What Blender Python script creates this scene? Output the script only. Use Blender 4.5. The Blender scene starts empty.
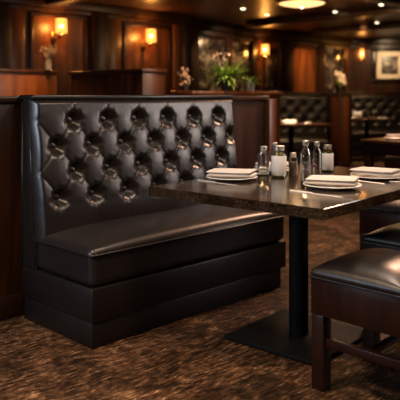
import bpy, bmesh, math, random
from mathutils import Vector, Matrix
random.seed(4)
PI = math.pi
S = bpy.context.scene
COL = S.collection
Q = 2 ** .5

# ------------------------------------------------------------------ materials
def nt(name):
    m = bpy.data.materials.new(name); m.use_nodes = True
    t = m.node_tree; b = t.nodes['Principled BSDF']
    return m, t, b
def N(t, typ, **kw):
    n = t.nodes.new(typ)
    for k, v in kw.items():
        if k in n.inputs: n.inputs[k].default_value = v
        else: setattr(n, k, v)
    return n
def ramp(t, fac, stops):
    r = t.nodes.new('ShaderNodeValToRGB')
    e = r.color_ramp.elements
    while len(e) < len(stops): e.new(.5)
    for k, (p, c) in enumerate(stops):
        e[k].position = p; e[k].color = (*c, 1)
    t.links.new(fac, r.inputs['Fac'])
    return r
def mapped(t, scale, rot=(0, 0, 0)):
    tc = t.nodes.new('ShaderNodeTexCoord'); mp = t.nodes.new('ShaderNodeMapping')
    mp.inputs['Scale'].default_value = scale; mp.inputs['Rotation'].default_value = rot
    t.links.new(tc.outputs['Object'], mp.inputs['Vector'])
    return mp.outputs['Vector']
def bump(t, b, h, strength, dist=.01):
    n = N(t, 'ShaderNodeBump', Strength=strength, Distance=dist)
    t.links.new(h, n.inputs['Height']); t.links.new(n.outputs['Normal'], b.inputs['Normal'])
def plain(name, col, rough=.5, metal=0, **kw):
    m, t, b = nt(name)
    b.inputs['Base Color'].default_value = (*col, 1); b.inputs['Roughness'].default_value = rough
    b.inputs['Metallic'].default_value = metal
    for k, v in kw.items(): b.inputs[k].default_value = v
    return m
def mottled(name, stops, scale, rough, detail=4, bmp=0, metal=0, **kw):
    m, t, b = nt(name)
    n = N(t, 'ShaderNodeTexNoise', Scale=scale, Detail=detail)
    t.links.new(mapped(t, (1, 1, 1)), n.inputs['Vector'])
    r = ramp(t, n.outputs['Fac'], stops); t.links.new(r.outputs['Color'], b.inputs['Base Color'])
    b.inputs['Roughness'].default_value = rough; b.inputs['Metallic'].default_value = metal
    if bmp: bump(t, b, n.outputs['Fac'], bmp)
    for k, v in kw.items(): b.inputs[k].default_value = v
    return m
def wood(name, dark, light, scale=(9, 9, .7), rough=.36, coat=.08):
    m, t, b = nt(name)
    v = mapped(t, scale)
    n = N(t, 'ShaderNodeTexNoise', Scale=1.6, Detail=6, Distortion=.6); t.links.new(v, n.inputs['Vector'])
    r = ramp(t, n.outputs['Fac'], [(.3, dark), (.72, light)])
    t.links.new(r.outputs['Color'], b.inputs['Base Color'])
    b.inputs['Roughness'].default_value = rough
    b.inputs['Coat Weight'].default_value = coat; b.inputs['Coat Roughness'].default_value = .25; b.inputs['Specular IOR Level'].default_value = .3
    bump(t, b, n.outputs['Fac'], .12, .004)
    return m

M = {}
def leather(name, base, rough, spec=.55):
    m, t, b = nt(name)
    n = N(t, 'ShaderNodeTexNoise', Scale=3.5, Detail=3); t.links.new(mapped(t, (1, 1, 1)), n.inputs['Vector'])
    r = ramp(t, n.outputs['Fac'], [(.3, base), (.75, tuple(c * 1.5 for c in base))])
    t.links.new(r.outputs['Color'], b.inputs['Base Color'])
    v = N(t, 'ShaderNodeTexNoise', Scale=14.0, Detail=2); t.links.new(mapped(t, (1, 1, 1)), v.inputs['Vector'])
    bump(t, b, v.outputs['Fac'], .12, .01)
    b.inputs['Roughness'].default_value = rough
    b.inputs['Specular IOR Level'].default_value = spec
    return m
M['leather'] = leather('black leather', (.0085, .0065, .006), .34)
M['leather_matt'] = leather('black leather base', (.0065, .0048, .0042), .42, .3)
M['seat_leather'] = leather('seat leather', (.009, .007, .0066), .36)
M['mahogany'] = wood('mahogany', (.011, .0036, .0012), (.047, .015, .0042))
M['mahogany_dark'] = wood('dark mahogany', (.008, .003, .0016), (.024, .008, .0034), rough=.38)
M['walnut'] = wood('walnut panel', (.032, .0095, .0026), (.15, .046, .011), scale=(7, 7, .5))
M['ceil_wood'] = wood('ceiling wood', (.022, .008, .0026), (.10, .036, .010), scale=(.6, 8, 8), rough=.36)
M['chair_wood'] = wood('chair wood', (.011, .0032, .0018), (.024, .007, .0036), scale=(14, 14, 1.2), rough=.33)
M['black_metal'] = mottled('black metal', [(.3, (.004, .0039, .0039)), (.7, (.0065, .0062, .0062))], 40, .6, **{'Specular IOR Level': .1})
M['brass'] = plain('aged brass', (.16, .09, .03), .35, 1)
M['steel'] = plain('steel', (.80, .76, .71), .45, .75)
M['cap'] = plain('brushed cap', (.62, .58, .52), .3, 1)
M['porcelain'] = plain('porcelain', (.78, .74, .69), .2)
M['paper'] = plain('label paper', (.74, .70, .63), .7)
M['white_flowers'] = mottled('blossom', [(.3, (.4, .3, .2)), (.7, (.75, .62, .48))], 20, .7)
M['pink_flowers'] = mottled('pink blossom', [(.3, (.35, .17, .10)), (.7, (.62, .38, .26))], 20, .7)
M['dry'] = mottled('dried stems', [(.3, (.10, .07, .05)), (.7, (.26, .19, .14))], 25, .8)
M['leaf'] = mottled('leaf green', [(.3, (.10, .16, .02)), (.7, (.34, .44, .09))], 12, .5)
M['pot_dark'] = mottled('dark pot', [(.3, (.012, .01, .009)), (.7, (.03, .025, .02))], 10, .4)
M['pot_grey'] = mottled('grey pot', [(.3, (.10, .09, .085)), (.7, (.2, .18, .16))], 10, .45)
M['mat_board'] = plain('mat board', (.62, .50, .36), .8)
M['frame'] = wood('frame wood', (.008, .004, .002), (.02, .009, .005), rough=.3)
M['liquid'] = plain('pale liquid', (.88, .86, .72), .02, **{'Transmission Weight': 1.0, 'IOR': 1.33})
M['oil'] = plain('olive oil', (.30, .24, .03), .1, **{'Transmission Weight': .5, 'IOR': 1.4})
M['pepper'] = mottled('peppercorns', [(.35, (.10, .055, .04)), (.65, (.30, .18, .13))], 120, .7)
M['glass'] = plain('clear glass', (.96, .97, .95), .03, **{'Transmission Weight': 1.0, 'IOR': 1.45})

def napkin_mat():
    m, t, b = nt('white linen')
    w = N(t, 'ShaderNodeTexNoise', Scale=300.0, Detail=2); t.links.new(mapped(t, (1, 1, 1)), w.inputs['Vector'])
    r = ramp(t, w.outputs['Fac'], [(.3, (.58, .53, .48)), (.7, (.68, .63, .58))])
    t.links.new(r.outputs['Color'], b.inputs['Base Color'])
    b.inputs['Roughness'].default_value = .85; bump(t, b, w.outputs['Fac'], .15, .002)
    return m
M['linen'] = napkin_mat()

def granite():
    m, t, b = nt('brown granite')
    v = mapped(t, (1, 1, 1))
    a = N(t, 'ShaderNodeTexNoise', Scale=210.0, Detail=5, Roughness=.7); t.links.new(v, a.inputs['Vector'])
    c = N(t, 'ShaderNodeTexVoronoi', Scale=140.0); t.links.new(v, c.inputs['Vector'])
    g = N(t, 'ShaderNodeTexNoise', Scale=9.0, Detail=4); t.links.new(v, g.inputs['Vector'])
    r = ramp(t, a.outputs['Fac'], [(.42, (.007, .0046, .003)), (.53, (.034, .022, .013)), (.64, (.14, .092, .054))])
    r2 = ramp(t, g.outputs['Fac'], [(.35, (.35, .3, .26)), (.65, (1, 1, 1))])
    mx = N(t, 'ShaderNodeMixRGB', blend_type='MULTIPLY'); mx.inputs[0].default_value = 1
    t.links.new(r.outputs['Color'], mx.inputs[1]); t.links.new(r2.outputs['Color'], mx.inputs[2])
    t.links.new(mx.outputs[0], b.inputs['Base Color'])
    b.inputs['Roughness'].default_value = .14
    b.inputs['Specular IOR Level'].default_value = .45
    bump(t, b, c.outputs['Distance'], .03, .001)
    return m
M['granite'] = granite()

def carpet():
    m, t, b = nt('brown patterned floor')
    tc = t.nodes.new('ShaderNodeTexCoord')
    def streak(rot, scale, warp_s, amt):
        warp = N(t, 'ShaderNodeTexNoise', Scale=warp_s, Detail=4); t.links.new(tc.outputs['Object'], warp.inputs['Vector'])
        add = N(t, 'ShaderNodeMixRGB', blend_type='ADD'); add.inputs[0].default_value = amt
        t.links.new(tc.outputs['Object'], add.inputs[1]); t.links.new(warp.outputs['Color'], add.inputs[2])
        mp = t.nodes.new('ShaderNodeMapping'); mp.inputs['Scale'].default_value = scale; mp.inputs['Rotation'].default_value = (0, 0, rot)
        t.links.new(add.outputs[0], mp.inputs['Vector'])
        n = N(t, 'ShaderNodeTexNoise', Scale=1.0, Detail=9, Roughness=.7); t.links.new(mp.outputs[0], n.inputs['Vector'])
        return n.outputs['Fac']
    a = streak(.80, (7, 95, 1), 4.0, .10)
    c = streak(1.25, (12, 70, 1), 5.0, .12)
    iso = N(t, 'ShaderNodeTexNoise', Scale=22.0, Detail=10, Roughness=.75, Distortion=.6); t.links.new(tc.outputs['Object'], iso.inputs['Vector'])
    mxf = N(t, 'ShaderNodeMath', operation='ADD'); t.links.new(a, mxf.inputs[0]); t.links.new(c, mxf.inputs[1])
    mx2 = N(t, 'ShaderNodeMath', operation='MULTIPLY_ADD'); t.links.new(iso.outputs['Fac'], mx2.inputs[0]); mx2.inputs[1].default_value = .8; t.links.new(mxf.outputs[0], mx2.inputs[2])
    hf = N(t, 'ShaderNodeMath', operation='MULTIPLY'); hf.inputs[1].default_value = .357; t.links.new(mx2.outputs[0], hf.inputs[0])
    r = ramp(t, hf.outputs[0], [(.435, (.010, .0048, .0025)), (.50, (.055, .028, .014)), (.555, (.19, .106, .057)), (.61, (.55, .36, .22))])
    n2 = N(t, 'ShaderNodeTexNoise', Scale=3.4, Detail=6, Roughness=.65, Distortion=1.2); t.links.new(tc.outputs['Object'], n2.inputs['Vector'])
    r2 = ramp(t, n2.outputs['Fac'], [(.40, (.30, .27, .25)), (.60, (1.15, 1.1, 1.05))])
    mx = N(t, 'ShaderNodeMixRGB', blend_type='MULTIPLY'); mx.inputs[0].default_value = 1
    t.links.new(r.outputs['Color'], mx.inputs[1]); t.links.new(r2.outputs['Color'], mx.inputs[2])
    t.links.new(mx.outputs[0], b.inputs['Base Color'])
    b.inputs['Roughness'].default_value = .6; b.inputs['Specular IOR Level'].default_value = .15
    bump(t, b, hf.outputs[0], .25, .004)
    return m
M['carpet'] = carpet()

def painted_mirror():
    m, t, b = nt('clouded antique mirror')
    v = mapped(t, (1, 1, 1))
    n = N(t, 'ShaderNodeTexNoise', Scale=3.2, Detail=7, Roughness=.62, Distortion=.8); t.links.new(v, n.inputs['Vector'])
    r = ramp(t, n.outputs['Fac'], [(.42, (.02, .015, .012)), (.54, (.10, .075, .055)), (.66, (.5, .38, .27))])  # reflections painted into the base colour as pale noise blotches
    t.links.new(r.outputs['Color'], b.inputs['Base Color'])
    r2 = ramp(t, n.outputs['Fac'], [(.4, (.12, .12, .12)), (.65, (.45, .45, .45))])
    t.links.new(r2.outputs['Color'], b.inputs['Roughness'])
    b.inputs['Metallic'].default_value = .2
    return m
M['mirror'] = painted_mirror()

def print_mat():
    m, t, b = nt('monochrome print')
    n = N(t, 'ShaderNodeTexNoise', Scale=6.0, Detail=5, Distortion=.5); t.links.new(mapped(t, (1, 1, 1.6)), n.inputs['Vector'])
    r = ramp(t, n.outputs['Fac'], [(.38, (.02, .017, .014)), (.55, (.09, .07, .055)), (.7, (.42, .34, .27))])
    t.links.new(r.outputs['Color'], b.inputs['Base Color']); b.inputs['Roughness'].default_value = .4
    return m
M['print'] = print_mat()

def shade_mat():
    m, t, b = nt('lit amber shade')
    out = t.nodes['Material Output']
    em = N(t, 'ShaderNodeEmission', Strength=2.6); em.inputs['Color'].default_value = (1, .42, .075, 1)
    tr = t.nodes.new('ShaderNodeBsdfTransparent'); tr.inputs['Color'].default_value = (1, .75, .4, 1)
    mx = t.nodes.new('ShaderNodeMixShader'); mx.inputs[0].default_value = .38
    t.links.new(em.outputs[0], mx.inputs[1]); t.links.new(tr.outputs[0], mx.inputs[2])
    t.links.new(mx.outputs[0], out.inputs['Surface'])
    return m
M['shade'] = shade_mat()
def glow(name, col, s):
    m, t, b = nt(name); out = t.nodes['Material Output']
    em = N(t, 'ShaderNodeEmission', Strength=s); em.inputs['Color'].default_value = (*col, 1)
    t.links.new(em.outputs[0], out.inputs['Surface'])
    return m
M['bulb'] = glow('bulb', (1, .72, .36), 60)
M['lens'] = glow('downlight lens', (1, .78, .48), 10)
M['dome'] = glow('lit dome', (1, .55, .2), 2.2)

# ------------------------------------------------------------------ mesh helpers
def box(bm, x0, x1, y0, y1, z0, z1, r=0, seg=2, mat=None):
    g = bmesh.ops.create_cube(bm, size=1)
    vs = g['verts']
    for v in vs:
        v.co = Vector(((x0 + x1) / 2 + v.co.x * (x1 - x0), (y0 + y1) / 2 + v.co.y * (y1 - y0), (z0 + z1) / 2 + v.co.z * (z1 - z0)))
        if mat: v.co = mat @ v.co
    if r:
        es = list({e for v in vs for e in v.link_edges})
        bmesh.ops.bevel(bm, geom=es, offset=r, segments=seg, profile=.5, affect='EDGES')
def lathe(bm, prof, n=24, c=(0, 0, 0), cap=True):
    rings = []
    for (r, z) in prof:
        rings.append([bm.verts.new((c[0] + r * math.cos(2 * PI * k / n), c[1] + r * math.sin(2 * PI * k / n), c[2] + z)) for k in range(n)])
    for a, b in zip(rings, rings[1:]):
        for k in range(n):
            bm.faces.new((a[k], a[(k + 1) % n], b[(k + 1) % n], b[k]))
    if cap:
        if prof[0][0] > 1e-4: bm.faces.new(rings[0][::-1])
        if prof[-1][0] > 1e-4: bm.faces.new(rings[-1])
def tube(bm, pts, r, n=8, closed=False):
    pts = [Vector(p) for p in pts]; rings = []
    L = len(pts)
    for i, p in enumerate(pts):
        a = pts[i - 1] if (i > 0 or closed) else p
        b = pts[(i + 1) % L] if (i < L - 1 or closed) else p
        d = (b - a).normalized()
        up = Vector((0, 0, 1)) if abs(d.z) < .9 else Vector((1, 0, 0))
        s = d.cross(up).normalized(); u = s.cross(d)
        rr = r[i] if isinstance(r, (list, tuple)) else r
        rings.append([bm.verts.new(p + (s * math.cos(2 * PI * k / n) + u * math.sin(2 * PI * k / n)) * rr) for k in range(n)])
    rng = range(L) if closed else range(L - 1)
    for i in rng:
        a, b = rings[i], rings[(i + 1) % L]
        for k in range(n): bm.faces.new((a[k], a[(k + 1) % n], b[(k + 1) % n], b[k]))
    if not closed: bm.faces.new(rings[0][::-1]); bm.faces.new(rings[-1])
def cushion(bm, x0, x1, y0, y1, z0, z1, r, dome, n=26, rb=None):
    """upholstered block: rounded edges, crowned top"""
    hx, hy, hz = (x1 - x0) / 2, (y1 - y0) / 2, (z1 - z0) / 2
    c = Vector(((x0 + x1) / 2, (y0 + y1) / 2, (z0 + z1) / 2))
    def axis(h):
        k = 5
        e = [-h + r * (1 - math.cos(i / k * PI / 2)) for i in range(k)]
        mid = [-h + r + (2 * h - 2 * r) * i / n for i in range(n + 1)]
        return e + mid + [-q for q in reversed(e)]
    ax = [axis(hx), axis(hy), axis(hz)]
    cache = {}
    def vert(p):
        key = tuple(round(q, 5) for q in p)
        if key in cache: return cache[key]
        P = Vector(p)
        I = Vector((max(-hx + r, min(hx - r, P.x)), max(-hy + r, min(hy - r, P.y)), max(-hz + r, min(hz - r, P.z))))
        D = P - I
        W = I + D.normalized() * r if D.length > 1e-7 else P
        u, v = W.x / hx, W.y / hy
        if W.z > 0: W.z += dome * max(0, 1 - u ** 4) * max(0, 1 - v ** 4) * (W.z / hz)
        cache[key] = bm.verts.new(W + c)
        return cache[key]
    for d in range(3):
        a, b = [(1, 2), (2, 0), (0, 1)][d]
        for s in (-1, 1):
            fix = s * (hx, hy, hz)[d]
            for i in range(len(ax[a]) - 1):
                for j in range(len(ax[b]) - 1):
                    q = []
                    for (ii, jj) in ((i, j), (i + 1, j), (i + 1, j + 1), (i, j + 1)):
                        p = [0, 0, 0]; p[d] = fix; p[a] = ax[a][ii]; p[b] = ax[b][jj]
                        q.append(vert(p))
                    if len(set(q)) == 4:
                        try: bm.faces.new(q if s > 0 else q[::-1])
                        except ValueError: pass
def obj(name, bm, mat, parent=None, smooth=True, loc=None, ang=.6):
    bmesh.ops.recalc_face_normals(bm, faces=bm.faces)
    me = bpy.data.meshes.new(name); bm.to_mesh(me); bm.free()
    if smooth:
        for p in me.polygons: p.use_smooth = True
        me.set_sharp_from_angle(angle=ang)
    me.materials.append(mat)
    o = bpy.data.objects.new(name, me); COL.objects.link(o)
    if parent: o.parent = parent
    if loc: o.location = loc
    return o
def tag(o, label, cat, group=None, kind=None):
    o['label'] = label; o['category'] = cat
    if group: o['group'] = group
    if kind: o['kind'] = kind
    return o
def thing(name, label, cat, loc=(0, 0, 0), rz=0, group=None):
    o = bpy.data.objects.new(name, None); COL.objects.link(o)
    o.location = loc; o.rotation_euler = (0, 0, rz); o.empty_display_size = .1
    return tag(o, label, cat, group)
def B(name, mat, parent, *args, r=.004, **kw):
    bm = bmesh.new()
    box(bm, *args, r=r); return obj(name, bm, mat, parent, **kw)
def dup(o, loc=None, rz=None, label=None, parent=None):
    c = o.copy(); COL.objects.link(c)
    if parent: c.parent = parent
    if loc is not None: c.location = loc
    if rz is not None: c.rotation_euler = (0, 0, rz)
    if label: c['label'] = label
    for ch in o.children: dup(ch, parent=c)
    return c
def struct(name, bm, mat, **kw):
    o = obj(name, bm, mat, **kw); o['kind'] = 'structure'; return o
def V(d, r, z=0):                      # d metres ahead of, r metres to the right of the entrance corner (the room's diagonal)
    return ((d + r) / Q, (d - r) / Q, z)
DIAG = -PI / 4

# ------------------------------------------------------------------ room shell
H = 2.45
bm = bmesh.new(); box(bm, -2, 15.5, -3.2, 8.3, -.1, 0); struct('floor', bm, M['carpet'])
bm = bmesh.new(); box(bm, -2, 15.5, -3.2, 8.3, H, H + .1); ceiling = struct('ceiling', bm, M['ceil_wood'])
def wall(name, x0, x1, y0, y1, mat=M['walnut']):
    bm = bmesh.new(); box(bm, x0, x1, y0, y1, 0, H); return struct(name, bm, mat)
wl = wall('wall_left', -2, 7.2, 7.5, 7.7)
wb = wall('wall_back', 7.1, 12.8, 8.0, 8.2)
wall('wall_side', -2.2, -2, -3.2, 7.7, M['mahogany_dark'])
wall('wall_front', -2, 15.5, -3.4, -3.2, M['mahogany_dark'])
bm = bmesh.new(); box(bm, 7.1, 7.2, 7.7, 8.2, 0, H); struct('wall_return', bm, M['mahogany_dark'])
# the far wall closes the corner on the diagonal
rot = Matrix.Rotation(DIAG, 4, 'Z')
def dbox(bm, r0, r1, d0, d1, z0, z1, b=0): box(bm, r0, r1, d0, d1, z0, z1, r=b, mat=rot)
bm = bmesh.new(); dbox(bm, 3.0, 12, 14.6, 14.8, 0, H); wr = struct('wall_right', bm, M['mahogany'])

# mouldings and pilasters
def trim(n, mat, *boxes, r=.01, diag=False):
    bm = bmesh.new()
    for b in boxes: box(bm, *b, r=r, mat=rot if diag else None)
    return struct('trim_%d' % n, bm, mat)
trim(1, M['mahogany'], (2.2, 7.2, 7.40, 7.5, 2.33, H), (2.2, 7.2, 7.44, 7.5, 2.27, 2.34))
trim(2, M['mahogany_dark'], (7.2, 12.7, 7.88, 8.0, 2.30, H), (7.2, 12.7, 7.94, 8.0, 2.2, 2.31))
trim(3, M['mahogany_dark'], (3.2, 6, 14.48, 14.6, 2.3, H), (3.2, 6, 14.54, 14.6, 2.2, 2.31), diag=True)
for k, (x0, x1, m) in enumerate(((3.85, 4.12, 'mahogany_dark'), (4.12, 4.33, 'walnut'), (5.36, 5.62, 'mahogany_dark'), (5.62, 5.86, 'walnut'), (6.88, 7.05, 'walnut'), (7.05, 7.24, 'mahogany_dark'))):
    dd = .09 if m == 'mahogany_dark' else .05
    trim(4 + k, M[m], (x0, x1, 7.5 - dd, 7.5, 0, 2.33))
for k, (x0, x1) in enumerate(((10.12, 10.5), (11.45, 11.66), (8.62, 8.78), (9.32, 9.46), (7.24, 7.9))):
    trim(10 + k, M['mahogany_dark'], (x0, x1, 7.93, 8.0, 0, 2.3))
# raised panel mouldings
def moulding(parent, x0, x1, z0, z1, y, n):
    trim(n, M['mahogany'], (x0, x1, y - .03, y, z1 - .05, z1), (x0, x1, y - .03, y, z0, z0 + .05), (x0, x0 + .05, y - .03, y, z0 + .05, z1 - .05), (x1 - .05, x1, y - .03, y, z0 + .05, z1 - .05), r=.008)
moulding(wl, 4.42, 5.30, 1.0, 2.26, 7.5, 16)
moulding(wl, 5.92, 6.84, 1.0, 2.24, 7.5, 17)
moulding(wb, 10.55, 11.42, 1.2, 2.18, 8.0, 18)
# coffer beams under the ceiling
for k, xx in enumerate((4.6, 8.55, 10.5)):
    trim(20 + k, M['mahogany_dark'], (xx, xx + .22, -3.2, 7.45, H - .1, H))
trim(24, M['mahogany_dark'], (-2, 13.2, 4.1, 4.32, H - .1, H))

# ------------------------------------------------------------------ booth
BL, BK = 1.472, 1.56
def pad_y(z): return .445 + (.53 - .445) * (z - .44) / (1.165 - .44)
SX, Z1, SZ = .228, 1.052, .27
ROWS = [(.232, 6, 1.052), (.118, 7, .917), (.232, 6, .782), (.118, 7, .647)]
BTN = [(x0 + SX * k, z) for x0, n, z in ROWS for k in range(n)]
PX0, PX1, PZ0, PZ1 = -.008, 1.54, .43, 1.172
def bulge(x, z):
    a = (x - .232) / SX; b = (z - Z1) / SZ
    p, q = a + b, a - b
    f = 1 if .647 <= z <= Z1 else max(0, 1 - ((.647 - z) if z < .647 else (z - Z1)) / .05)
    f = f * f * (3 - 2 * f)
    K = SX / math.hypot(1, SX / SZ)                 # lattice step across a pleat, metres
    dp, dq = abs(p - round(p)) * K, abs(q - round(q)) * K
    m = (abs(math.sin(PI * p) * math.sin(PI * q)) + 1e-6) ** .8
    h = .027 + .007 * (m * f + .7 * (1 - f)) - f * .004 * max(math.exp(-(dp / .005) ** 2), math.exp(-(dq / .005) ** 2))
    if f < 1:                                      # pleats that run from the outer buttons to the rim
        ax = a if z > Z1 else a + .5
        h -= (1 - f) * .002 * math.exp(-((ax - round(ax)) * SX / .006) ** 2)
    for bx, bz in BTN:
        r2 = ((x - bx) ** 2 + (z - bz) ** 2) / .080 ** 2
        if r2 < 1:
            an = math.atan2(z - bz, x - bx)
            h -= .046 * (1 - r2) ** 3.4 + .0022 * math.sin(an * 8) * r2 * (1 - r2) * 4 * .5
    return h
def make_booth(label, loc, rz):
    t = thing('booth_bench', label, 'booth', loc, rz, 'tufted booth benches')
    B('plinth', M['leather_matt'], t, .004, BL - .045, .006, .62, 0, .12, r=.006)
    B('base', M['leather_matt'], t, 0, BL, 0, .64, .119, .281, r=.009)
    bm = bmesh.new(); cushion(bm, .0, BL, .004, .50, .284, .467, .034, .034, n=30)
    seat = obj('seat_cushion', bm, M['seat_leather'], t, ang=1.2)
    def ring(z, x0, x1, y0, y1, rr=.03):
        pts = []
        for (cx, cy, a0) in ((x0 + rr, y0 + rr, PI), (x1 - rr, y0 + rr, 1.5 * PI), (x1 - rr, y1 - rr, 0), (x0 + rr, y1 - rr, .5 * PI)):
            for k in range(6): pts.append((cx + rr * math.cos(a0 + k / 5 * PI / 2), cy + rr * math.sin(a0 + k / 5 * PI / 2), z))
        return pts
    bm = bmesh.new(); tube(bm, ring(.436, -.003, BL + .003, .001, .49), .0055, closed=True); obj('piping', bm, M['leather'], seat, ang=2)
    # leaning back frame
    bm = bmesh.new()
    prof = [(.64, .281), (.50, .281), (.50, .44), (.565, 1.16), (.65, 1.16), (.65, .281)]
    prof = [(.50, .281), (.50, .44), (.567, 1.158), (.655, 1.158), (.655, .281)]
    L = [bm.verts.new((0, y, z)) for y, z in prof]; R = [bm.verts.new((BK, y, z)) for y, z in prof]
    bm.faces.new(L); bm.faces.new(R[::-1])
    for k in range(5): bm.faces.new((L[k], R[k], R[(k + 1) % 5], L[(k + 1) % 5]))
    bmesh.ops.bevel(bm, geom=list(bm.edges), offset=.008, segments=2, affect='EDGES')
    fr = obj('back_frame', bm, M['leather_matt'], t)
    for xx in (-.004, BK - .006):
        bm = bmesh.new(); tube(bm, [(xx, .497, .46), (xx, .565, 1.158)], .006); obj('piping', bm, M['leather'], fr, ang=2)
    for xx in (0.0, BK):
        bm = bmesh.new(); tube(bm, [(xx, .63, .29), (xx, .63, 1.158)], .005); obj('piping', bm, M['leather'], fr, ang=2)
    B('top_rail', M['leather'], t, -.006, BK + .006, -.0 + .52, .66, 1.166, 1.19, r=.009)
    # tufted pad
    bm = bmesh.new(); nx, nz = 230, 112
    g = []
    def prog(i, n, lo, hi): return lo + (hi - lo) * i / n
    for j in range(nz + 1):
        z = prog(j, nz, PZ0, PZ1); row = []
        for i in range(nx + 1):
            x = prog(i, nx, PX0, PX1)
            e = min(x - PX0, PX1 - x, PZ1 - z)
            w = max(0, min(1, e / .028)); rim = .036 * (1 - math.sqrt(max(0, 1 - (1 - w) ** 2)))
            row.append(bm.verts.new((x, pad_y(z) - bulge(x, z) * min(1, w * 1.2) + rim, z)))
        g.append(row)
    for j in range(nz):
        for i in range(nx): bm.faces.new((g[j][i], g[j][i + 1], g[j + 1][i + 1], g[j + 1][i]))
    # close the pad behind
    bk = []
    for j in (0, nz):
        z = PZ0 if j == 0 else PZ1
        bk.append([bm.verts.new((prog(i, nx, PX0, PX1), pad_y(z) + .075, z)) for i in range(nx + 1)])
    for i in range(nx):
        bm.faces.new((g[0][i], bk[0][i], bk[0][i + 1], g[0][i + 1]))
        bm.faces.new((g[nz][i], g[nz][i + 1], bk[1][i + 1], bk[1][i]))
        bm.faces.new((bk[0][i], bk[1][i], bk[1][i + 1], bk[0][i + 1]))
    bm.faces.new([g[j][0] for j in range(nz + 1)] + [bk[1][0], bk[0][0]])
    bm.faces.new(([g[j][nx] for j in range(nz + 1)] + [bk[1][nx], bk[0][nx]])[::-1])
    pad = obj('backrest', bm, M['leather'], t, ang=1.4)
    bd = None
    for bx, bz in BTN:
        y = pad_y(bz) - bulge(bx, bz)
        if bd is None:
            bm = bmesh.new(); bmesh.ops.create_uvsphere(bm, u_segments=14, v_segments=8, radius=.021)
            for v in bm.verts: v.co.y *= .55
            bd = obj('button', bm, M['leather'], pad, ang=3)
        else:
            c = bd.copy(); COL.objects.link(c); bd2 = c
            c.parent = pad
            c.location = (bx, y - .002, bz); continue
        bd.location = (bx, y - .002, bz)
    return t
booth = make_booth('large black button-tufted leather booth bench in front, beside the granite table', (1.82, 2.53, 0), 0)
b2 = dup(booth, V(10.55, .60), DIAG, 'far tufted black booth just right of the low wood partition post')
b3 = dup(booth, V(12.75, 2.93), DIAG, 'far tufted black booth at right, below the framed picture')

# ------------------------------------------------------------------ partitions
def partition(label, x0, x1, y0, y1, h, mat, loc=(0, 0, 0), rz=0, capmat=None, over=.02, stiles=(), facey=None):
    t = thing('partition', label, 'partition', loc, rz, 'low wood partitions')
    B('body', mat, t, x0, x1, y0, y1, 0, h - .035, r=.004)
    B('cap', capmat or M['mahogany'], t, x0 - over, x1 + over, y0 - over, y1 + over, h - .035, h, r=.008)
    B('base_moulding', M['mahogany_dark'], t, x0 - .012, x1 + .012, y0 - .012, y1 + .012, 0, .12, r=.006)
    for (a, b, z0, z1) in stiles:
        bm = bmesh.new(); y = y0
        for q in ((a, b, y - .014, y + .01, z1 - .06, z1), (a, b, y - .014, y + .01, z0, z0 + .06), (a, a + .06, y - .014, y + .01, z0 + .06, z1 - .06), (b - .06, b, y - .014, y + .01, z0 + .06, z1 - .06)): box(bm, *q, r=.004)
        obj('panel_frame', bm, mat, t)
    return t
pm = partition('long low mahogany partition right behind the front tufted booth', .75, 3.93, 3.21, 3.36, 1.183, M['mahogany'], stiles=((.85, 1.7, .2, .98),))
B('end_post', M['walnut'], pm, 3.915, 4.0, 3.17, 3.37, 0, 1.16, r=.006)
partition('tall dark wood divider with a square corner, behind the middle of the front booth', 3.87, 4.14, 4.61, 5.75, 1.43, M['mahogany'])
partition('tall wood divider at left carrying the small vase of dried flowers', 2.2, 3.86, 6.0, 6.25, 1.45, M['walnut'])

partition('low wood divider carrying the big fern', 4.3, 5.62, 4.4, 4.66, 1.228, M['mahogany'], capmat=M['walnut'])
partition('wood ledge behind the far booth beside the post', .45, 2.6, 11.32, 11.5, 1.235, M['mahogany'], rz=DIAG)
partition('wood ledge carrying the small white-flowered plant', 2.0, 4.9, 13.52, 13.7, 1.25, M['mahogany'], rz=DIAG)
partition('narrow upright wood divider between the two far booths', 2.17, 2.33, 10.3, 11.28, 1.2, M['walnut'], rz=DIAG, over=.008)

# ------------------------------------------------------------------ main table
TR = math.radians(4)
ax, ay = Vector((math.cos(TR), math.sin(TR), 0)), Vector((-math.sin(TR), math.cos(TR), 0))
TC = Vector((2.091, 1.43, 0)) + ax * .68 + ay * .47
t = thing('dining_table', 'speckled brown granite pedestal table in front of the tufted booth, set with napkins and bottles', 'table', TC, TR)
B('tabletop', M['granite'], t, -.68, .68, -.47, .47, .715, .76, r=.0022, smooth=False)
cx = (Vector((2.635, 1.95, 0)) - TC); cx = (cx.dot(ax), cx.dot(ay))
bm = bmesh.new(); lathe(bm, [(.047, .014), (.047, .69)], 32, (cx[0], cx[1], 0)); obj('column', bm, M['black_metal'], t)
B('top_plate', M['black_metal'], t, cx[0] - .2, cx[0] + .2, cx[1] - .2, cx[1] + .2, .69, .715, r=.003)
B('base_plate', M['black_metal'], t, cx[0] - .26, cx[0] + .26, cx[1] - .26, cx[1] + .26, 0, .022, r=.004)
TOP = .76

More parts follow.
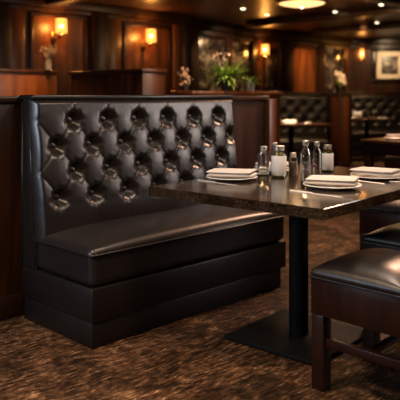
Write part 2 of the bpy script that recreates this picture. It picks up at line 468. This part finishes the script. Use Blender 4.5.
# ------------------------------------------------------------------ chairs
def make_chair(label, loc):
    t = thing('dining_chair', label, 'chair', loc, 0, 'dark wood chairs with black seats')
    W, D = .45, .45
    bm = bmesh.new(); cushion(bm, -.004, W + .004, .03, D + .004, .452, .488, .0165, .048, n=16); s = obj('seat', bm, M['seat_leather'], t, ang=1.5)
    bm = bmesh.new(); tube(bm, [(-.004, .03, .455), (-.004, D + .004, .455), (W + .004, D + .004, .455), (W + .004, .03, .455)], .0045, closed=True); obj('piping', bm, M['leather'], s)
    B('apron', M['chair_wood'], t, .0, W, .0, D, .305, .452, r=.003)
    for x0 in (0, W - .06):
        B('leg', M['chair_wood'], t, x0 + .002, x0 + .058, D - .06, D - .002, 0, .305, r=.004)
    for x0 in (0, W - .06):
        bm = bmesh.new()
        tube(bm, [(x0 + .03, -.03, 0), (x0 + .03, .0, .3), (x0 + .03, .0, .5), (x0 + .03, -.07, .98)], .033, 4); obj('leg', bm, M['chair_wood'], t, smooth=False)
    for x0 in (.014, W - .042): B('stretcher', M['chair_wood'], t, x0, x0 + .028, .0, D - .03, .18, .215, r=.003)
    B('stretcher', M['chair_wood'], t, .03, W - .03, .20, .23, .185, .21, r=.003)
    bm = bmesh.new(); cushion(bm, .06, W - .06, -.02, .02, 0, .36, .018, 0, n=6)
    b = obj('backrest', bm, M['seat_leather'], t); b.location = (0, -.01, .58); b.rotation_euler = (math.radians(8), 0, 0)
    return t
ch = make_chair('nearest dark wood chair with a padded black seat, cut off by the right edge', (2.21, 1.125, 0))
dup(ch, (2.91, 1.31, 0), 0, 'black-seated chair second from the front along the granite table')
dup(ch, (3.73, 1.83, 0), 0, 'black-seated chair farthest along the granite table, just beyond its end')
dup(ch, (6.80, 3.38, 0), 0, 'black-seated chair behind the bare wood table at the right edge')

# ------------------------------------------------------------------ place settings
def make_plate(label, loc, r):
    bm = bmesh.new(); lathe(bm, [(0, .003), (.55 * r, .003), (.6 * r, .0), (.66 * r, .003), (.97 * r, .014), (r, .0155), (.985 * r, .018), (.68 * r, .008), (.6 * r, .007), (0, .007)], 48, cap=False)
    o = obj('plate', bm, M['porcelain'], None, ang=1.5); o.location = loc
    return tag(o, label, 'plate', 'plates on the granite table')
def make_napkin(label, loc, ang, L=.238, W=.138, th=.0155, layers=2, seed=0):
    rnd = random.Random(seed)
    t = thing('napkin', label, 'napkin', loc, ang, 'folded napkins')
    z = 0
    for k in range(layers):
        bm = bmesh.new(); sx, sy = rnd.uniform(-.004, .004), rnd.uniform(-.004, .004)
        w = W - .004 * k; l = L - .006 * k
        nx, ny = 24, 10; top = []; bot = []
        for j in range(ny + 1):
            rt, rb = [], []
            for i in range(nx + 1):
                u, v = i / nx * 2 - 1, j / ny * 2 - 1
                x = u * l / 2 + sx; y = v * w / 2 + sy + .004 * math.sin(u * 2 + k)
                e = max(0, 1 - max(abs(u) ** 14, abs(v) ** 8))
                wav = .0016 * math.sin(u * 5 + k * 2) * math.cos(v * 2)
                zc = z + th / 2 + wav * (k + .3) / layers + (.004 * (1 - u * u) * (1 - v * v) + .0035 * u * (k > 0) * max(0, u)) * (k > 0)
                rt.append(bm.verts.new((x, y, zc + th / 2 * math.sqrt(e)))); rb.append(bm.verts.new((x, y, zc - th / 2 * math.sqrt(e))))
            top.append(rt); bot.append(rb)
        for j in range(ny):
            for i in range(nx):
                bm.faces.new((top[j][i], top[j][i + 1], top[j + 1][i + 1], top[j + 1][i])); bm.faces.new((bot[j][i], bot[j + 1][i], bot[j + 1][i + 1], bot[j][i + 1]))
        bmesh.ops.remove_doubles(bm, verts=bm.verts, dist=.0003)
        obj('fold', bm, M['linen'], t, ang=2); z += th * .98
    return t
def make_knife(label, loc, ang, L=.22):
    bm = bmesh.new()
    pts = []
    n = 20
    sec = []
    for i in range(n + 1):
        x = -L / 2 + L * i / n; f = i / n
        w = .006 + .002 * math.cos(f * 6) if f < .45 else .0085 * (1 - max(0, (f - .85) / .15) ** 2 * .9)
        h = .0035 if f < .45 else .0012
        sec.append([bm.verts.new((x, w, .0005)), bm.verts.new((x, w * .6, h * 1.6)), bm.verts.new((x, -w * .6, h * 1.6)), bm.verts.new((x, -w, .0005))])
    for a, b in zip(sec, sec[1:]):
        for k in range(4): bm.faces.new((a[k], a[(k + 1) % 4], b[(k + 1) % 4], b[k]))
    bm.faces.new(sec[0]); bm.faces.new(sec[-1][::-1])
    o = obj('knife', bm, M['steel'], None, ang=.8); o.location = loc; o.rotation_euler = (0, 0, ang)
    return tag(o, label, 'knife', 'knives on the granite table')
def make_fork(label, loc, ang, L=.2):
    bm = bmesh.new()
    box(bm, -L / 2, .02, -.004, .004, .001, .0045, r=.001)
    box(bm, .02, .05, -.011, .011, .001, .004, r=.001)
    for k in range(4): box(bm, .05, L / 2, -.0105 + k * .006, -.0075 + k * .006, .001, .0035)
    o = obj('fork', bm, M['steel'], None); o.location = loc; o.rotation_euler = (0, 0, ang)
    return tag(o, label, 'fork', 'forks on the granite table')
nm = ['nearest the tufted booth', 'at the near edge of the granite table', 'cut by the right frame edge', 'behind the bottles']
sets = [((2.49, 2.262), -63, .132), ((2.605, 1.735), -66, .135), ((3.055, 1.765), -84, .135), ((2.915, 2.325), -35, .115)]
for k, ((x, y), a, r) in enumerate(sets):
    make_plate('white round plate under a napkin ' + nm[k], (x, y, TOP), r)
    make_napkin('white folded napkin on a plate ' + nm[k], (x, y, TOP + .0185), math.radians(a), seed=k, L=.238 if k < 3 else .2)
for k, (kx, ky, ka, kl) in enumerate(((2.338, 2.215, -90, .27), (2.38, 1.67, -89, .27), (2.893, 1.75, -95, .26))):
    make_knife('silver knife in front of the plate ' + nm[k], (kx, ky, TOP + .0002), math.radians(ka), kl)
make_fork('silver fork beyond the napkin at the right edge of the granite table', (3.0, 1.55, TOP), math.radians(-75))

# ------------------------------------------------------------------ bottles and jars
def shell(bm, prof, n=28, wall_=.0022, c=(0, 0, 0)):
    inner = [(max(r - wall_, .0005), z + (wall_ if k == 0 else 0)) for k, (r, z) in enumerate(prof)]
    full = [(0, prof[0][1])] + prof + inner[::-1] + [(0, inner[0][1])]
    lathe(bm, full, n, c, cap=False)
def bottle(label, x, y, r, h, kind, group='bottles on the granite table', cat='bottle', name='glass_bottle'):
    t = thing(name, label, cat, (x, y, TOP), 0, group)
    nr = r * (.62 if kind in ('label', 'oil') else .45)
    sh = h * (.70 if kind != 'tall' else .62)
    ch_ = h - .02
    prof = [(r * .93, 0), (r, .004), (r, sh), (r * .93, sh + .012), (nr * 1.1, sh + (ch_ - sh) * .7), (nr, ch_ - .004), (nr, ch_)]
    bm = bmesh.new(); shell(bm, prof); obj('body', bm, M['glass'], t, ang=.7)
    bm = bmesh.new(); lathe(bm, [(nr + .004, ch_ - .004), (nr + .005, ch_), (nr + .005, h - .002), (nr + .003, h), (0, h)], 24, cap=True); obj('cap', bm, M['cap'], t)
    ri = r - .0032
    if kind == 'clear':
        bm = bmesh.new(); lathe(bm, [(ri, .004), (ri, h * .40)], 24); obj('liquid', bm, M['liquid'], t)
    if kind == 'tall':
        bm = bmesh.new(); lathe(bm, [(ri, .004), (ri, h * .22)], 24); obj('liquid', bm, M['liquid'], t)
    if kind in ('label', 'oil'):
        bm = bmesh.new(); lathe(bm, [(ri, .004), (ri, sh - .004), (nr * 1.0, sh + (ch_ - sh) * .6), (nr * .8, sh + (ch_ - sh) * .62)], 24); obj('contents', bm, M['oil'], t)
        bm = bmesh.new(); lathe(bm, [(r + .0006, .012), (r + .0012, .013), (r + .0012, sh - .003), (r + .0006, sh - .002)], 32, cap=False); obj('label', bm, M['paper'], t)
    if kind == 'pepper':
        bm = bmesh.new(); lathe(bm, [(ri, .004), (ri, sh * .86)], 20); obj('peppercorns', bm, M['pepper'], t)
    return t
bottle('clear glass bottle with a steel cap, leftmost of the bottles', 2.742, 2.262, .031, .157, 'clear')
bottle('squat jar with a big white label, second from the left among the bottles', 2.737, 2.152, .038, .165, 'label', cat='jar', name='labelled_jar')
bottle('small capped bottle half hidden behind the left white-labelled jar', 2.815, 2.243, .022, .172, 'clear')
bottle('short brown pepper shaker just right of the bigger white-labelled jar', 2.846, 2.142, .025, .122, 'pepper', cat='shaker', name='pepper_shaker')
bottle('tall clear round-shouldered bottle, nearest behind the near napkin', 2.70, 1.955, .026, .203, 'tall')
bottle('clear bottle just right of and behind the tallest bottle', 2.975, 2.080, .0235, .178, 'tall')
bottle('white-labelled jar with a green neck, rightmost of the bottles', 3.137, 2.12, .031, .150, 'oil', cat='jar', name='labelled_jar')

# ------------------------------------------------------------------ background tables
def wood_table(label, loc, rz, w, d, legs):
    t = thing('wood_table', label, 'table', loc, rz)
    B('tabletop', M['mahogany'], t, 0, w, 0, d, .725, .76, r=.005)
    if legs:
        B('apron', M['chair_wood'], t, .03, w - .03, .03, d - .03, .62, .725, r=.003)
        for x in (.03, w - .1):
            for y in (.03, d - .1): B('leg', M['chair_wood'], t, x, x + .07, y, y + .07, 0, .62, r=.004)
    else:
        bm = bmesh.new(); lathe(bm, [(.25, 0), (.25, .012), (.06, .03), (.04, .05), (.04, .725)], 28, (w / 2, d / 2, 0)); obj('pedestal', bm, M['black_metal'], t)
    return t
wood_table('bare dark wood table with square legs at the right edge', (5.60, 2.40, 0), 0, 1.05, 1.02, True)
wood_table('far pedestal table in front of the booth beside the partition post', V(9.62, .78), DIAG, 1.18, .62, False)
wood_table('far pedestal table in front of the booth below the picture', V(11.75, 2.60), DIAG, .9, .64, False)
def small_plate(label, p, r=.11):
    bm = bmesh.new(); lathe(bm, [(0, 0), (.6 * r, 0), (r, .015), (r * .97, .019), (.6 * r, .006), (0, .006)], 28, cap=False)
    o = obj('plate', bm, M['porcelain'], None); o.location = p; tag(o, label, 'plate', 'plates on far tables')
p = V(9.85, 1.33, TOP); small_plate('white plate on the left far table, under the rolled napkin', p); make_napkin('white rolled napkin at left on the left far table', (p[0], p[1], p[2] + .02), DIAG + .05, .22, .11, .012, 3, 11)
p = V(9.8, 1.60, TOP); make_napkin('small cream napkin at the right end of the left far table', p, DIAG, .1, .08, .011, 2, 12)
p = V(12.0, 2.86, TOP); t = thing('menu_holder', 'white upright table card on the right far table', 'card', p, DIAG)
B('card', M['linen'], t, -.075, .075, -.02, .02, .012, .13, r=.004); B('foot', M['chair_wood'], t, -.085, .085, -.035, .035, 0, .014, r=.003)
for k, (dd, rr, h, lb) in enumerate(((12.02, 3.07, .13, 'left of the pair'), (12.06, 3.16, .115, 'right of the pair'))):
    p = V(dd, rr, 0); bottle('small amber bottle on the right far table, %s' % lb, p[0], p[1], .032, h, 'pepper', 'bottles on far tables', 'bottle', 'amber_bottle')
p = V(11.95, 2.72, TOP); small_plate('white plate at the left end of the right far table', p, .09)
p = V(11.95, 3.30, TOP); small_plate('white plate at the right end of the right far table', p, .1)
p = (5.83, 3.18, TOP); small_plate('white plate on the bare wood table at the right edge', p, .10)
make_napkin('crumpled white napkin on the bare wood table at the right edge', (5.83, 3.18, TOP + .02), -.7, .15, .09, .01, 3, 14)

# ------------------------------------------------------------------ wall lights
def make_sconce(label, loc, rz):
    """origin on the wall, arm along local -y"""
    t = thing('wall_sconce', label, 'wall lamp', loc, rz, 'amber wall sconces')
    B('backplate', M['brass'], t, -.035, .035, -.02, 0, -.2, -.06, r=.006)
    bm = bmesh.new(); tube(bm, [(0, -.02, -.14), (0, -.06, -.155), (0, -.16, -.15), (0, -.19, -.125), (0, -.19, -.07)], .011, 10); obj('arm', bm, M['brass'], t, ang=2)
    bm = bmesh.new(); lathe(bm, [(.045, -.125), (.05, -.115), (.02, -.10), (.014, -.06)], 20, (0, -.19, 0)); obj('cup', bm, M['brass'], t)
    bm = bmesh.new(); lathe(bm, [(.076, -.095), (.071, .10)], 32, (0, -.19, 0), cap=False); s = obj('shade', bm, M['shade'], t, ang=2)
    bm = bmesh.new()
    for z, r in ((-.095, .0765), (.10, .0715)): tube(bm, [(r * math.cos(a * PI / 16), -.19 + r * math.sin(a * PI / 16), z) for a in range(32)], .004, 6, closed=True)
    obj('shade_ring', bm, M['brass'], s)
    bm = bmesh.new(); bmesh.ops.create_uvsphere(bm, u_segments=12, v_segments=8, radius=.024)
    for v in bm.verts: v.co += Vector((0, -.19, -.0))
    obj('bulb', bm, M['bulb'], t)
    return t
sc0 = make_sconce('amber wall sconce at far left above the dried flowers', (4.77, 7.5, 2.08), 0)
dup(sc0, (6.30, 7.5, 2.05), 0, 'amber wall sconce on the panelled wall above the middle of the front booth')
dup(sc0, (9.52, 8.0, 2.03), 0, 'amber wall sconce right of the big fern')
slim = dup(sc0, V(14.6, 3.56, 2.1), DIAG, 'slim amber wall sconce left of the framed picture'); slim.scale = (.62, .5, 1.05)
def lamp(kind, name, loc, energy, col=(1, .62, .3), **kw):
    l = bpy.data.lights.new(name, kind); l.energy = energy; l.color = col
    for k, v in kw.items(): setattr(l, k, v)
    o = bpy.data.objects.new(name, l); COL.objects.link(o); o.location = loc
    return o
def aim(o, p): o.rotation_euler = (Vector(p) - o.location).to_track_quat('-Z', 'Y').to_euler()
AMB = (1, .50, .17)
for p, e in (((4.77, 7.31, 2.08), 85), ((6.30, 7.31, 2.05), 85), ((9.52, 7.81, 2.03), 75), (V(14.5, 3.56, 2.1), 22)):
    lamp('POINT', 'sconce_glow', p, e, AMB, shadow_soft_size=.03)

# ------------------------------------------------------------------ ceiling lights
def make_down(label, loc):
    t = thing('recessed_light', label, 'ceiling light', loc, 0, 'recessed ceiling lights')
    bm = bmesh.new(); lathe(bm, [(.036, 0), (.06, 0), (.062, -.005), (.042, -.009), (.036, -.003)], 28, cap=False); obj('ring', bm, M['brass'], t)
    bm = bmesh.new(); lathe(bm, [(.037, -.003), (.033, -.008), (.015, -.013), (0, -.014)], 24); obj('lens', bm, M['lens'], t)
    return t
DL = [(243, 9, 'leftmost small round ceiling light'), (267, 15, 'small round ceiling light second from the left'), (301, 21, 'small round ceiling light below the glowing dome'),
      (335, 12, 'small round ceiling light right of the dome'), (381, 5, 'small round ceiling light nearest the top right'), (377, 23, 'small round ceiling light above the far sconce'),
      (379.5, 29.5, 'small round ceiling light just over the framed picture'), (400, 27.5, 'small round ceiling light at the right edge')]
d0 = None
for (u, v, lb) in DL:
    d = 660 * (H - .01 - 1.19) / (95 - v); p = V(d, (u - 200) / 660 * d, H)
    d0_ = dup(d0, p, 0, lb) if d0 else make_down(lb, p)
    d0 = d0 or d0_
    s = lamp('SPOT', 'downlight_beam', (p[0], p[1], H - .05), 26, (1, .6, .28), spot_size=1.9, spot_blend=.7, shadow_soft_size=.05)
d = 660 * (H - 1.19) / 95; p = V(d, 102 / 660 * d, H)
t = thing('flush_ceiling_light', 'wide glowing amber dome light on the ceiling at top right', 'ceiling light', p)
bm = bmesh.new(); lathe(bm, [(.34, 0), (.345, -.03), (.32, -.045)], 40, cap=True); obj('rim', bm, M['brass'], t)
bm = bmesh.new(); lathe(bm, [(.31, -.04), (.27, -.06), (.15, -.085), (0, -.092)], 40); obj('dome', bm, M['dome'], t)
bm = bmesh.new(); lathe(bm, [(.008, -.09), (.014, -.10), (.01, -.112), (0, -.115)], 16); obj('finial', bm, M['lens'], t)
lamp('POINT', 'dome_glow', (p[0], p[1], H - .2), 25, (1, .6, .28), shadow_soft_size=.15)

# ------------------------------------------------------------------ mirrors and picture
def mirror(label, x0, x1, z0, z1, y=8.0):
    t = thing('wall_mirror', label, 'mirror', ((x0 + x1) / 2, y, 0), 0, 'painted-reflection mirrors')
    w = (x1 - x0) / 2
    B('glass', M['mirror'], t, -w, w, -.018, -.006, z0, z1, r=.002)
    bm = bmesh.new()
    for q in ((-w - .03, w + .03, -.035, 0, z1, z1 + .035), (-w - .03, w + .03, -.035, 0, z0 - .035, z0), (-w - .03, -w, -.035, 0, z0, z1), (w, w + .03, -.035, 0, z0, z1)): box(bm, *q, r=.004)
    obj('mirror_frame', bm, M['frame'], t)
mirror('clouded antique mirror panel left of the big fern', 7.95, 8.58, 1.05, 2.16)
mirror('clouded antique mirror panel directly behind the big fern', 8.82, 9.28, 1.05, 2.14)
mirror('narrow painted-reflection mirror panel beside the sconce right of the fern', 9.72, 10.06, 1.3, 2.05)
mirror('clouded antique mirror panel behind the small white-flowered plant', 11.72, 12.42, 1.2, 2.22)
t = thing('framed_picture', 'dark framed monochrome print in a cream mat on the far wall', 'picture', V(14.6, 4.19), DIAG)
z0, z1, w = 1.48, 2.23, .40
bm = bmesh.new()
for q in ((-w, w, -.045, 0, z1 - .075, z1), (-w, w, -.045, 0, z0, z0 + .075), (-w, -w + .11, -.045, 0, z0 + .075, z1 - .075), (w - .11, w, -.045, 0, z0 + .075, z1 - .075)): box(bm, *q, r=.008)
obj('frame', bm, M['frame'], t)
B('mat_board', M['mat_board'], t, -w + .1, w - .1, -.02, -.008, z0 + .07, z1 - .07, r=.001)
B('print', M['print'], t, -.185, .185, -.025, -.019, z0 + .17, z1 - .18, r=.001)

# ------------------------------------------------------------------ plants
def blade(bm, base, az, length, lift, width, droop):
    prev = None; n = 7
    d = Vector((math.cos(az), math.sin(az), 0)); s = Vector((-d.y, d.x, 0))
    for i in range(n + 1):
        f = i / n
        p = Vector(base) + d * (length * f * math.cos(lift * (1 - f * .4))) + Vector((0, 0, length * (math.sin(lift) * f - droop * f * f)))
        w = width * math.sin(PI * min(.97, .12 + f * .86)) 
        a, b = bm.verts.new(p + s * w), bm.verts.new(p - s * w)
        if prev: bm.faces.new((prev[0], prev[1], b, a))
        prev = (a, b)
def blob(bm, p, r):
    g = bmesh.ops.create_icosphere(bm, subdivisions=1, radius=r)
    for v in g['verts']: v.co = v.co * random.uniform(.7, 1.2) + Vector(p)
def plant(label, loc, n, L, W, pot, pr, ph, flowers=None, nf=0, name='potted_fern', fh=(.3, .45), fs=.012):
    t = thing(name, label, 'plant', loc, 0, 'plants and flowers')
    bm = bmesh.new(); shell(bm, [(pr * .75, 0), (pr * .8, .004), (pr, ph), (pr * 1.02, ph)], 24, .006); obj('pot', bm, pot, t, ang=.8)
    bm = bmesh.new(); lathe(bm, [(pr * .9, ph * .8), (0, ph * .9)], 16); obj('soil', bm, M['pot_dark'], t)
    bm = bmesh.new()
    for k in range(n):
        az = random.uniform(0, 2 * PI); l = L * random.uniform(.55, 1.1)
        blade(bm, (random.uniform(-1, 1) * pr * .5, random.uniform(-1, 1) * pr * .5, ph * .8), az, l, random.uniform(.25, 1.4), W, random.uniform(.15, .7))
    bmesh.ops.solidify(bm, geom=list(bm.faces), thickness=.0012)
    obj('leaves', bm, M['leaf'], t, ang=2)
    if flowers:
        bs = bmesh.new(); bf = bmesh.new()
        for k in range(nf):
            az = random.uniform(0, 2 * PI); rr = random.uniform(.0, fh[1] * .55); hh = random.uniform(*fh)
            e = Vector((rr * math.cos(az), rr * math.sin(az), ph + hh))
            tube(bs, [(0, 0, ph * .8), tuple(e * .55), tuple(e)], .002, 5)
            for q in range(5): blob(bf, e + Vector((random.gauss(0, .014), random.gauss(0, .014), random.gauss(0, .02))), fs * random.uniform(.6, 1.2))
        obj('stems', bs, M['dry'], t); obj('blossoms', bf, flowers, t, ang=3)
    return t
p = V(6.55, .265, 1.228)
plant('big bright green fern with pink sprays in a dark pot, on the low wood divider', p, 230, .32, .012, M['pot_dark'], .065, .11, M['pink_flowers'], 6, fh=(.16, .26), fs=.008)
plant('small green fern in a grey pot just right of the big fern', V(6.80, .52, 1.228), 50, .15, .010, M['pot_grey'], .05, .10)
plant('pale blossom bunch in a small pot at the left of the big fern', V(6.56, -.15, 1.228), 12, .08, .008, M['pot_dark'], .045, .07, M['pink_flowers'], 12, 'flower_pot', (.02, .15))
plant('small green plant with white blossoms on the far ledge before the mirror', V(13.6, 2.88, 1.25), 60, .24, .02, M['pot_dark'], .1, .15, M['white_flowers'], 22, 'flower_pot', (.0, .25), .026)
t = thing('flower_vase', 'grey vase of dried flowers on the left wood divider', 'vase', V(6.86, -1.58, 1.45), 0, 'plants and flowers')
bm = bmesh.new(); shell(bm, [(.03, 0), (.034, .004), (.038, .06), (.03, .1), (.034, .115)], 24, .004); obj('vase', bm, M['pot_grey'], t)
bs = bmesh.new(); bf = bmesh.new()
for k in range(26):
    az = random.uniform(0, 2 * PI); rr = random.uniform(0, .10); e = Vector((rr * math.cos(az), rr * math.sin(az), .12 + random.uniform(.02, .11)))
    tube(bs, [(0, 0, .05), (e.x * .2, e.y * .2, .11), tuple(e)], .002, 5)
    for q in range(4): blob(bf, e + Vector((random.gauss(0, .01), random.gauss(0, .01), random.gauss(0, .012))), .011)
obj('stems', bs, M['dry'], t); obj('blossoms', bf, M['dry'], t, ang=3)
t = thing('condiment_caddy', 'small dark metal caddy on top of the partition at the left edge', 'caddy', (1.70, 3.285, 1.183), 0)
B('tray', M['black_metal'], t, -.12, .0, -.05, .05, 0, .008, r=.002)
for xx in (-.116, -.004):
    B('side', M['black_metal'], t, xx - .004, xx + .004, -.05, .05, .008, .045, r=.001)
bm = bmesh.new(); tube(bm, [(-.118, -.048, .045), (-.002, -.048, .045), (-.002, .048, .045), (-.118, .048, .045)], .003, 8, closed=True); obj('rim', bm, M['steel'], t)

# ------------------------------------------------------------------ area lights without fixtures: implied overhead lamps, and fills added to brighten things
WARM = (1, .74, .52)
def area(name, loc, to, e, size, col=WARM, **kw):
    o = lamp('AREA', name, loc, e, col, shape='DISK', size=size, **kw); aim(o, to); return o
area('table_lamp', (2.75, 1.75, 2.40), (2.7, 1.9, .7), 24, .35, (1, .76, .58))
area('booth_front_lamp', (2.2, .9, 2.38), (2.6, 2.9, .9), 9, .4, (1, .8, .66))
area('aisle_fill', (.8, 1.95, 2.42), (1.0, 1.9, 0), 30, .3, (1, .70, .46), spread=1.9)  # unseen fill added to lift the floor in front of the booth
area('aisle_fill', (2.0, .35, 2.42), (2.2, .9, 0), 13, .3, (1, .70, .46), spread=1.4)  # second added fill, for the floor by the nearest chair
area('walkway_lamp', (5.2, 2.7, 2.40), (4.2, 2.4, 0), 84, .5, (1, .56, .36))
area('sheen_fill', (6.4, -.5, 1.9), (2.95, 3.0, 1.05), 17, 1.0, (1, .84, .76), spread=1.6)  # no window here: light added for the sheen on the backrest
area('cool_fill', (-1.2, 3.0, 1.5), (2.2, 2.9, .6), 15, .9, (.75, .85, 1), spread=1.6)  # no window here: cool fill added for the booth's left edges
area('far_lamp', (8.2, 4.6, 2.40), (8.2, 4.6, 0), 14, .5, (1, .6, .3))
area('far_table_fill', V(9.7, 1.4, 2.42), V(9.85, 1.4, .76), 9, .12, (1, .72, .44), spread=.7)  # added to brighten the napkins on the left far table
area('far_table_fill', V(11.9, 2.95, 2.42), V(12.0, 2.95, .76), 10, .12, (1, .72, .44), spread=.7)  # added to brighten the things on the right far table
area('divider_spot', (4.02, 3.9, 2.42), (4.05, 4.61, 1.3), 4, .12, (1, .5, .18), spread=.8)  # added to lift the tall divider's end face, no fixture there
area('divider_spot', (3.5, 5.35, 2.42), (3.45, 6.0, 1.25), 7, .15, (1, .5, .16), spread=1.0)
area('picture_spot', V(13.5, 4.15, 2.42), V(14.6, 4.19, 1.8), 5, .12, (1, .72, .42), spread=1.2)
area('mirror_fill', (8.4, 7.2, 2.42), (8.5, 8.0, 1.6), 8, .15, (1, .66, .36), spread=1.6)  # added to light the mirror panels, no fixture there
area('panel_fill', (10.75, 7.3, 2.42), (11.0, 8.0, 1.7), 7, .12, (1, .5, .18), spread=1.2)  # warm light added to brighten the wall panel
area('mirror_fill', (11.15, 6.7, 2.42), (11.75, 7.6, 1.45), 16, .15, (1, .66, .36), spread=1.6)  # added to brighten the far plant in front of the mirror
area('fern_fill', (4.35, 3.85, 2.42), V(6.6, .3, 1.3), 7, .12, (1, .8, .5), spread=1.0)  # unseen light added to brighten the fern

w = bpy.data.worlds.new('World'); S.world = w; w.use_nodes = True
w.node_tree.nodes['Background'].inputs['Color'].default_value = (.02, .013, .009, 1)
w.node_tree.nodes['Background'].inputs['Strength'].default_value = .3

# ------------------------------------------------------------------ camera
cam = bpy.data.cameras.new('Camera'); co = bpy.data.objects.new('Camera', cam); COL.objects.link(co)
co.location = (0, 0, 1.19); co.rotation_euler = (PI / 2, 0, -PI / 4)
cam.sensor_width = 36; cam.lens = 59.4; cam.shift_y = -.2625
cam.dof.use_dof = True; cam.dof.focus_distance = 3.2; cam.dof.aperture_fstop = 2.6
cam.clip_end = 100
S.camera = co
vs = S.view_settings
vs.view_transform = 'Standard'; vs.look = 'None'; vs.gamma = 1; vs.exposure = 0; vs.use_curve_mapping = False
